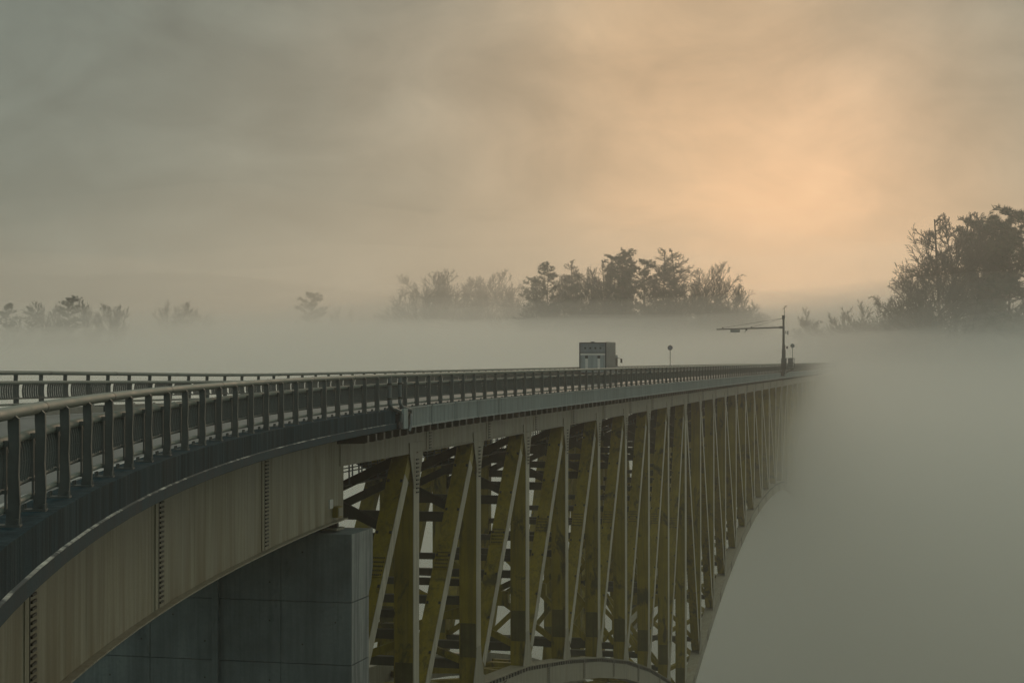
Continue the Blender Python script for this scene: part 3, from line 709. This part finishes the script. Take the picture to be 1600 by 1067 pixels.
# ------------------------------------------------------------------ signs, weather mast
def sign(z, o, htop, label, front):
    s = (z-76)/.9722; t = thing('round_sign', label, 'sign', P(s, o, 1.7), 'round road signs on thin poles')
    mb = MB(); mb.tube([P(s, o, 1.7), P(s, o, htop-.3)], .038, 8); mb.build('pole', M['mast'], t)
    c = P(s, o, htop); mb = MB(); mb.disc(c-T0*.05, -T0, .30, .012, 28); d = mb.build('disc', M['signr'] if front else M['galv'], t)
    if front: mb = MB(); mb.disc(c-T0*.064, -T0, .22, .006, 28); mb.build('face', M['signb'], d)
    else: mb = MB(); mb.box(c-T0*.075, .4, .03, .05, -PH0); mb.build('rear_brace', M['mast'], d)
sign(202, W-.2, -1.55, 'round sign on thin pole between the truck and the mast', True)
sign(247, .45, -2.0, 'round sign on thin pole just behind the mast cabinet', False)
def mast():
    s = (222-76)/.9722; t = thing('weather_mast', 'dark steel weather mast with long side arm over the foggy road', 'mast', P(s, -.3, 2.4))
    def K(o, h, d=0): return P(s+d, o, h)
    o0 = -.35
    mb = MB(); mb.tube([K(o0, 1.9), K(o0, -5.2)], [.20, .13], 12); pole = mb.build('pole', M['mast'], t)
    mb = MB(); mb.box(K(o0+.15, 2.05), .75, .75, .10, -PH0); mb.box(K(o0+.2, 1.75), .5, .14, .5, -PH0); mb.build('mounting_bracket', M['mast'], t)
    mb = MB(); mb.box(K(o0-.02, .55), .62, .6, 1.5, -PH0); cb = mb.build('lower_cabinet', M['mast'], t)
    mb = MB(); mb.box(K(o0-.02, -.75), .46, .46, 1.05, -PH0); mb.build('upper_cabinet', M['mast'], t)
    mb = MB(); mb.box(K(o0-.02, -1.6), .38, .38, .6, -PH0); mb.build('meter_box', M['mast'], t)
    # long arm across the road
    mb = MB(); mb.tube([K(o0, -4.15), K(o0+8.6, -4.02)], [.10, .075], 10); arm = mb.build('arm', M['mast'], t)
    mb = MB(); mb.box(K(o0+.25, -4.15), .5, .34, .30, -PH0); mb.build('arm_collar', M['mast'], arm)
    for o in (4.1, 7.8): mb = MB(); mb.box(K(o0+o, -4.22), .16, .16, .14, -PH0); mb.build('cable_lug', M['mast'], arm)
    for o in (4.1, 7.8): mb = MB(); mb.tube([K(o0, -5.35), K(o0+o, -4.2)], .018, 5); mb.build('stay_cable', M['mast'], t)
    mb = MB(); mb.box(K(o0+6.2, -3.78), 1.2, .35, .34, -PH0); mb.build('sensor_housing', M['galv'], arm)
    mb = MB(); mb.box(K(o0+4.75, -3.9), .22, .2, .2, -PH0); mb.tube([K(o0+4.8, -3.85), K(o0+4.98, -3.55)], .035, 6); mb.build('camera', M['mast'], arm)
    # head with wind vane
    mb = MB(); mb.box(K(o0, -5.45), .36, .3, .5, -PH0); mb.tube([K(o0-.12, -5.3), K(o0-.12, -6.6)], .035, 6); hd = mb.build('mast_head', M['mast'], t)
    mb = MB(); mb.bar(K(o0-.12+.25, -6.45), K(o0-.12-.25, -6.85), T0, .05, .06); mb.bar(K(o0-.12-.2, -6.75), K(o0-.12-.2, -7.0), T0, .1, .05); mb.bar(K(o0-.12, -6.5), K(o0-.12, -6.95), T0, .035, .035); mb.build('wind_vane', M['mast'], hd)
    mb = MB(); mb.tube([K(o0-.15, -3.35), K(o0-.5, -3.4)], .03, 6); mb.box(K(o0-.55, -3.45), .14, .14, .5, -PH0); mb.box(K(o0-.3, -3.55), .12, .12, .26, -PH0); mb.build('visibility_meter', M['galv'], t)
    mb = MB(); mb.box(K(o0-.45, -1.55), .22, .2, .32, -PH0); mb.build('lamp_box', M['mast'], t)
    # caged service platform on the right
    mb = MB(); mb.box(K(o0-.85, 1.16), 1.05, .9, .07, -PH0); pf = mb.build('service_platform', M['mast'], t)
    mb = MB(); mb.box(K(o0-.9, .45), .62, .5, 1.25, -PH0); mb.build('instrument_case', M['galv'], t)
    mb = MB(); n = 5
    for d in (-.42, .42):
        for i in range(n): mb.bar(K(o0-.35-1.0*i/(n-1), 1.13, d), K(o0-.35-1.0*i/(n-1), -.18, d), T0, .035, .035)
        for h in (-.18, .45, .8): mb.bar(K(o0-.35, h, d), K(o0-1.35, h, d), T0, .045, .045)
    for h in (-.18, .45): mb.bar(K(o0-1.35, h, -.42), K(o0-1.35, h, .42), NL0, .045, .045)
    mb.bar(K(o0-1.3, 1.15), K(o0-.1, 1.85), T0, .09, .09); mb.build('cage_rail', M['mast'], pf)
mast()

# ------------------------------------------------------------------ trees
def grow(mb_t, mb_c, p, d, length, rad, level, rng, spec):
    nseg = 4 if level < 2 else 3; pts = [p.copy()]; rads = [rad]; dd = d.copy()
    for i in range(nseg):
        j = spec['wob']*(1 if level else .35)
        dd = (dd+Vector((rng.uniform(-j, j), rng.uniform(-j, j), rng.uniform(-j, j)+spec['up'][min(level, 4)]))).normalized()
        p = p+dd*length/nseg; pts.append(p.copy()); rads.append(max(spec['minr'], rad*(1-(i+1)/nseg*(.62 if level else .75))))
    (mb_t if level == 0 else mb_c).tube(pts, rads, 7 if level == 0 else (5 if level == 1 else 3), cap=False)
    if level >= spec['levels']: return
    nch = spec['n'][level]
    for i in range(nch):
        t = spec['start'][level]+(1-spec['start'][level])*(i+rng.random()*.8)/nch; t = min(t, .99)
        f_ = t*nseg; k = min(int(f_), nseg-1); q = pts[k].lerp(pts[k+1], f_-k); ax = (pts[k+1]-pts[k]).normalized()
        a = rng.random()*6.283; perp = ax.orthogonal().normalized(); perp = Matrix.Rotation(a, 3, ax) @ perp
        if level >= 1: perp = (perp+Vector((0, 0, .25))).normalized()
        ang = R(rng.uniform(*spec['ang'][level])); nd = (ax*math.cos(ang)+perp*math.sin(ang)).normalized()
        ln = length*spec['ratio'][level]*rng.uniform(.7, 1.15)*(spec['taper'](t) if level == 0 else (1.1-.5*t))
        grow(mb_t, mb_c, q, nd, ln, max(spec['minr'], rads[k]*.5), level+1, rng, spec)
BROAD = dict(levels=4, n=(12, 8, 7, 4), start=(.34, .15, .1, .1), ang=((32, 68), (25, 55), (25, 60), (25, 60)), ratio=(.60, .55, .5, .5), taper=lambda t: 1.15-.55*t, wob=.20, up=(.0, .10, .08, .03, 0), minr=.020)
VASE = dict(levels=4, n=(12, 9, 7, 4), start=(.36, .2, .15, .1), ang=((18, 42), (20, 48), (24, 55), (25, 55)), ratio=(.62, .48, .48, .5), taper=lambda t: 1.2-.8*t, wob=.14, up=(.0, .10, .10, .05, 0), minr=.020)
LARCH = dict(levels=3, n=(44, 12, 5), start=(.36, .12, .1), ang=((62, 92), (30, 60), (30, 60)), ratio=(.30, .36, .45), taper=lambda t: 1.35*(1-t)**.8+.14, wob=.10, up=(.0, .06, .05, .02, 0), minr=.022)
BUSH = dict(levels=3, n=(16, 11, 9), start=(.05, .15, .1), ang=((20, 65), (25, 60), (25, 60)), ratio=(.8, .5, .5), taper=lambda t: 1.1-.4*t, wob=.25, up=(0, .08, .06, 0, 0), minr=.022)
def pine_meshes(seed, h, spread, flat):
    rng = random.Random(seed); tb, cb = MB(), MB(); pts = []; x = y = 0
    for i in range(9): pts.append(Vector((x, y, h*i/8))); x += rng.uniform(-.2, .2)*h/20; y += rng.uniform(-.2, .2)*h/20
    tb.tube(pts, [max(.05, .26*h/18*(1-i/8.6)) for i in range(9)], 7, cap=False)
    nb = 54
    for i in range(nb):
        t = .22+.76*(i+rng.random())/nb; k = min(int(t*8), 7); q = pts[k].lerp(pts[k+1], t*8-k)
        a = rng.random()*6.283; prof = (math.sin(min(1, (1-t)/.78)*math.pi*.72+.45))**1 if not flat else (1.0 if t > .6 else .75)*(1.15-t*.55)
        ln = spread*max(.25, prof)*rng.uniform(.65, 1.15)
        d = Vector((math.cos(a), math.sin(a), rng.uniform(.0, .32))).normalized(); bp = [q]
        for j in range(3): d = (d+Vector((rng.uniform(-.15, .15), rng.uniform(-.15, .15), .09))).normalized(); bp.append(bp[-1]+d*ln/3)
        tb.tube(bp, [.07, .05, .035, .02], 4, cap=False)
        for c in range(int(9+ln*4)):
            u = rng.uniform(.30, 1.05); kk = min(int(u*3), 2); q2 = bp[kk].lerp(bp[kk+1], min(1.1, u*3-kk))+Vector((rng.gauss(0, .3), rng.gauss(0, .3), rng.gauss(.12, .15)))
            rr = rng.uniform(.28, .5)
            for l in range(15):
                e = Vector((rng.gauss(0, 1), rng.gauss(0, 1), rng.gauss(.35, .7))).normalized(); tip = q2+e*rr*rng.uniform(.7, 1.3); sd_ = e.orthogonal().normalized()
                sd_ = Matrix.Rotation(rng.random()*6.28, 3, e) @ sd_; wd = .055
                cb.add([q2-sd_*wd, q2+sd_*wd, tip], [(0, 1, 2)])
    return tb, cb
TM = {}
def tree_kind(key, spec=None, h=18, rad=.3, seed=1, pine=None):
    if pine: tb, cb = pine_meshes(seed, h, pine[0], pine[1]); mats = (M['bark'], M['needle'])
    else:
        tb, cb = MB(), MB(); rng = random.Random(seed); grow(tb, cb, Vector((0, 0, -.5)), Vector((0, 0, 1)), h, rad, 0, rng, spec); mats = (M['bark'], M['twig'])
    TM[key] = (tb.mesh('trunk', mats[0]), cb.mesh('crown', mats[1]))
tree_kind('broad', BROAD, 13, .34, 3); tree_kind('broad2', BROAD, 12, .32, 11)
tree_kind('vase', VASE, 16, .32, 5); tree_kind('vase2', VASE, 15, .3, 8)
tree_kind('larch', LARCH, 20, .26, 2); tree_kind('larch2', LARCH, 19, .25, 9)
tree_kind('pine', h=18, seed=4, pine=(3.6, True)); tree_kind('pine2', h=19, seed=6, pine=(3.9, False))
tree_kind('bush', BUSH, 4.2, .12, 12)
NAMES = {'broad': 'bare_tree', 'broad2': 'bare_tree', 'vase': 'bare_tree', 'vase2': 'bare_tree', 'larch': 'larch_tree', 'larch2': 'larch_tree', 'pine': 'pine_tree', 'pine2': 'pine_tree', 'bush': 'bare_bush'}
def put_tree(key, px, ytop, Y, sc_, label, group, rot=None):
    x = (px-800)/2700*Y; ztop = CZ+(562-ytop)/2700*Y
    me_t, me_c = TM[key]; hgt = max(v.co.z for v in (me_c.vertices[i] for i in range(0, len(me_c.vertices), 7)))*sc_
    base = ztop-hgt; g = gz(x, Y)
    if base > g:                     # let the tree reach the ground: grow it a little
        k = (ztop-g)/hgt
        k = min(k, 2.3); sc_ *= k; base = ztop-hgt*k
    nm = NAMES[key]; t = thing(nm, label, 'bush' if key == 'bush' else 'tree', (x, Y, base), group); t.rotation_euler = (0, 0, rot if rot is not None else random.random()*6.28); t.scale = (sc_,)*3
    for n_, me in (('trunk', me_t), ('crown', me_c)):
        o = bpy.data.objects.new(n_, me); C.objects.link(o); o.parent = t
TREES = []
GR, GC, GL = 'trees on the right hilltop', 'trees on the middle ridge behind the truck', 'trees on the left skyline'
# (kind, px, top py, distance, scale, label, group)
TREES += [
 ('larch', 1476, 336, 372, 1.05, 'tallest ragged larch at the left end of the right hilltop wood', GR),

 ('vase', 1498, 329, 365, 1.15, 'tall bare tree with fanned upright limbs on the right hilltop', GR),
 ('broad', 1440, 430, 360, .85, 'low bare tree with wide twigs at the foot of the right hilltop wood', GR),
 ('vase2', 1520, 340, 370, 1.1, 'bare tree with upright limbs second from left on the right hilltop', GR),
 ('pine2', 1531, 336, 376, 1.0, 'slim dark pine rising from the middle of the right hilltop wood', GR),
 ('vase', 1548, 331, 382, 1.1, 'thin crowned bare tree beside the slim pine on the right hilltop', GR),

 ('pine', 1575, 328, 366, 1.1, 'broad dark pine near the right edge of the picture', GR),
 ('pine2', 1597, 317, 360, 1.2, 'highest dark pine cut by the right edge of the picture', GR),




 ('broad2', 1423, 455, 366, .7, 'small spreading bare tree at the left foot of the right hilltop', GR),
 ('larch2', 1572, 345, 372, 1.0, 'thin larch standing between the two dark right edge pines', GR),
 ('bush', 1375, 462, 380, 1.2, 'bare bush mound on the saddle left of the right hilltop', GR),
 ('bush', 1350, 468, 384, 1.2, 'highest bare bush on the saddle behind the mast', GR),
 ('bush', 1325, 478, 386, 1.1, 'bare bush sloping down toward the mast', GR),
 ('bush', 1398, 472, 378, 1.1, 'bare bush touching the foot of the hilltop trees', GR),
 ('bush', 1300, 487, 390, 1.0, 'low bare bush nearest the mast on the saddle', GR),
 ('bush', 1262, 478, 400, 1.2, 'faint bare bush right of the mast top', GR),
 ('pine', 975, 386, 470, 1.25, 'tallest flat topped pine of the middle ridge', GC),
 ('larch', 1034, 386, 462, 1.25, 'tall larch right of the flat topped pine', GC),
 ('larch2', 1060, 388, 466, 1.22, 'tall larch at the right end of the middle ridge group', GC),
 ('pine2', 1008, 402, 468, 1.1, 'dark pine between the flat topped pine and the larches', GC),
 ('pine', 1050, 410, 474, 1.0, 'dark crowned pine between the two tall larches', GC),
 ('broad', 1112, 408, 460, 1.35, 'wide bare tree standing alone right of the tall larches', GC),
 ('broad2', 1140, 425, 468, 1.1, 'bare tree leaning right at the end of the middle ridge', GC),
 ('bush', 1165, 455, 470, 1.3, 'bare bush at the right end of the middle ridge', GC),
 ('bush', 1180, 468, 480, 1.0, 'faint last bush of the middle ridge left of the mast top', GC),
 ('vase', 945, 405, 474, 1.1, 'bare tree against the left side of the flat topped pine', GC),
 ('vase2', 925, 416, 480, 1.0, 'thick bare tree left of the flat topped pine', GC),
 ('pine2', 854, 408, 486, 1.1, 'pointed pine on the left half of the middle ridge', GC),
 ('broad', 870, 428, 490, 1.0, 'rounded bare tree behind the pointed pine', GC),
 ('larch', 892, 405, 492, .95, 'thin spiky larch between pointed pine and thick bare tree', GC),
 ('broad2', 908, 425, 486, 1.0, 'bare tree between the spiky larch and thick bare tree', GC),
 ('vase', 960, 430, 490, .9, 'low bare tree behind the flat topped pine', GC),
 ('pine', 830, 430, 500, .8, 'small pine at the left edge of the middle ridge group', GC),
 ('broad', 770, 420, 560, 1.2, 'faint bare tree alone left of the middle ridge', GC),
 ('broad2', 720, 430, 560, 1.2, 'faint bare tree right of the round faint crown', GC),
 ('broad', 678, 418, 540, 1.5, 'round faint bare crown far left of the middle ridge', GC),
 ('broad2', 650, 432, 550, 1.2, 'faint bare tree at the left shoulder of the round crown', GC),
 ('vase', 745, 432, 575, 1.1, 'faint upright bare tree between the faint crowns', GC),
 ('bush', 800, 440, 540, 1.6, 'faint bush between the faint trees and middle ridge', GC),
 ('bush', 985, 440, 466, 1.6, 'pale undergrowth under the flat topped pine', GC),
 ('bush', 1090, 445, 466, 1.6, 'pale undergrowth left of the lone wide bare tree', GC),
 ('pine2', 12, 472, 430, .9, 'dark pine cut by the left edge of the picture', GL),
 ('pine', 110, 460, 432, 1.1, 'darkest leaning pine on the left skyline', GL),
 ('broad', 68, 470, 436, .9, 'dark bare tree left of the leaning pine', GL),
 ('broad2', 92, 474, 440, .9, 'bare tree tucked behind the leaning pine', GL),
 ('vase', 132, 468, 440, .8, 'bare tree right of the leaning pine', GL),
 ('broad', 168, 473, 438, .8, 'spreading bare tree at the right end of the left group', GL),
 ('vase2', 182, 475, 442, .7, 'last bare tree at the right end of the left group', GL),
 ('pine2', 48, 478, 440, .7, 'small dark pine near the left edge of the picture', GL),
 ('broad2', 262, 468, 500, 1.0, 'faint bare tree left of the middle gap on the left skyline', GL),
 ('broad', 290, 470, 505, 1.0, 'faint rounded bare tree alone on the left skyline', GL),
 ('broad2', 318, 480, 510, .9, 'faint low bare tree right of the rounded one', GL),
 ('pine2', 487, 454, 540, 1.0, 'faint lone pointed pine on the left skyline', GL),
 ('bush', 520, 478, 560, 1.6, 'very faint bush right of the lone pointed pine', GL),
 ('broad2', 560, 478, 570, .9, 'very faint bare tree between lone pine and round crown', GL),
]
FILL = [
 ('bush', 842, 448, 478, 1.5, 'faint undergrowth below the small pine of the middle ridge', GC), ('bush', 880, 444, 480, 1.6, 'faint undergrowth below the spiky larch', GC),
 ('bush', 915, 440, 476, 1.7, 'faint undergrowth below the thick bare tree', GC), ('bush', 948, 438, 470, 1.7, 'faint undergrowth left of the flat topped pine trunk', GC),
 ('bush', 1022, 440, 464, 1.7, 'faint undergrowth at the feet of the left tall larch', GC), ('bush', 1056, 442, 462, 1.7, 'faint undergrowth at the feet of the right tall larch', GC),
 ('bush', 1124, 446, 458, 1.6, 'faint undergrowth under the lone wide bare tree', GC), ('bush', 1150, 450, 462, 1.5, 'faint undergrowth right of the lone wide bare tree', GC),
 ('vase2', 985, 400, 476, 1.1, 'bare tree immediately right of the flat topped pine', GC), ('pine2', 962, 396, 478, 1.0, 'second dark pine close left of the flat topped pine', GC),
 ('broad2', 1095, 416, 470, 1.1, 'bare tree between the right larch and the lone wide tree', GC), ('pine', 898, 425, 482, .9, 'low dark pine below the spiky larch', GC),

 ('broad', 1455, 390, 364, 1.0, 'mid height bare tree below the leaning larch', GR),


 ('bush', 1415, 466, 370, 1.3, 'bare bush beneath the small spreading tree', GR),

 ('broad', 700, 424, 548, 1.2, 'faint bare tree overlapping the round faint crown', GC), ('broad2', 790, 428, 552, 1.1, 'faint bare tree near the small pine of the middle ridge', GC), ('bush', 620, 452, 560, 1.7, 'very faint bush left of the round faint crown', GC),
 ('bush', 30, 492, 434, 1.3, 'bare scrub between the left edge pines', GL), ('bush', 90, 492, 434, 1.5, 'bare scrub below the leaning pine', GL), ('bush', 150, 492, 436, 1.5, 'bare scrub right of the leaning pine', GL),
]
for row in TREES+FILL: put_tree(*row)

# ------------------------------------------------------------------ air
def volume_mat(name, dens, col, g):
    m = bpy.data.materials.new(name); m.use_nodes = True; nt = m.node_tree; nt.nodes.clear()
    o = N(nt, 'ShaderNodeOutputMaterial'); v = N(nt, 'ShaderNodeVolumePrincipled'); v.inputs['Density'].default_value = dens; v.inputs['Color'].default_value = (*col, 1); v.inputs['Anisotropy'].default_value = g
    nt.links.new(v.outputs[0], o.inputs['Volume']); m.volume_intersection_method = 'FAST' if hasattr(m, 'volume_intersection_method') else m.volume_intersection_method
    return m
HAZE_D = .0007; BANK_D = .0058
def haze():
    mb = MB(); mb.box((0, 330, (CZ-CZ-22+CZ+62)/2), 3200, 1500, CZ+62+22)
    m = volume_mat('pale_haze', HAZE_D, (.97, .98, .96), .65)
    o = mb.build('haze', m); tag(o, kind='stuff')
haze()
def interp(tab, x):
    if x <= tab[0][0]: return tab[0][1]
    for (a, va), (b, vb) in zip(tab, tab[1:]):
        if x <= b: return va+(vb-va)*(x-a)/(b-a)
    return tab[-1][1]
def fog_banks():
    m = volume_mat('dense_valley_fog', BANK_D, (.995, .98, .945), .5)
    NL = 9
    thins = [volume_mat('thin_far_mist', d_, (.985, .97, .94), .7) for d_ in (.0058, .0052, .0042, .0031, .0019, .0010)]
    prof = [(170, -90), (190, -60), (203, -32), (214, -15), (228, -8), (250, -4.8), (280, -1.8), (310, .5), (350, 0), (450, -1), (560, -6), (700, -12), (1000, -22)]
    for i in range(NL+6):
        far = i >= NL
        f_ = (i-(NL-1)/2)/((NL-1)/2)           # -1 .. 1
        xs = [-900, -600]+list(range(-420, 421, 12))+[600, 900]; ys = [150+5*j for j in range(40)]+[355+15*j for j in range(22)]+([720, 800, 900] if not far else [])
        y0 = 166+3*i if not far else 388+9*(i-NL); ys = [y for y in ys if y > y0+1]; ys = [y0]+ys
        mb = MB(); nx, ny = len(xs), len(ys); top = []
        for y in ys:
            for x in xs:
                lat = (x-(y*.2407-18.9))              # distance right of the bridge line
                yy = y-32*f_-6+9*noise.noise(Vector((x*.018, y*.010, 7+i*.35)))*1.6
                h = interp(prof, yy)-f_*(2.6*min(1, (y-168)/110)+10*sstep(238, 390, y))
                h += noise.noise(Vector((x*.02, y*.02, i*.5)))*min(3.5, max(.2, (y-170)*.03))*1.2+noise.noise(Vector((x*.007, y*.007, 4+i*1.7)))*2.5
                h += 6*sstep(46, 96, x+10*noise.noise(Vector((x*.03, y*.03, i))))*sstep(285, 345, y)+sstep(260, 330, y)*3.5*noise.noise(Vector((x*.013, y*.009, 40+i*2.7)))
                if far: h = (8, 14, 21, 29, 38, 48)[i-NL]*sstep(0, 60, y-y0)-6+(4+1.8*(i-NL))*noise.noise(Vector((x*.006, y*.004, i*3.1)))+5*noise.noise(Vector((x*.02, y*.02, i*3.1)))-14*sstep(620, 1000, y)
                top.append((x, y, CZ+h if y > y0 else -15))
        bot = [(x, y, -16+.2*i) for y in ys for x in xs]
        vs_ = top+bot; n0 = nx*ny; fs = []
        for j in range(ny-1):
            for k in range(nx-1):
                a = j*nx+k; fs.append((a, a+1, a+nx+1, a+nx)); fs.append((n0+a, n0+a+nx, n0+a+nx+1, n0+a+1))
        for j in range(ny-1):
            a = j*nx; fs.append((a, a+nx, n0+a+nx, n0+a)); a = j*nx+nx-1; fs.append((a, n0+a, n0+a+nx, a+nx))
        for k in range(nx-1):
            a = k; fs.append((a, n0+a, n0+a+1, a+1)); a = (ny-1)*nx+k; fs.append((a, a+1, n0+a+1, n0+a))
        mb.add(vs_, fs, True); o = mb.build('fog_bank', thins[i-NL] if far else m); tag(o, kind='stuff')
fog_banks()
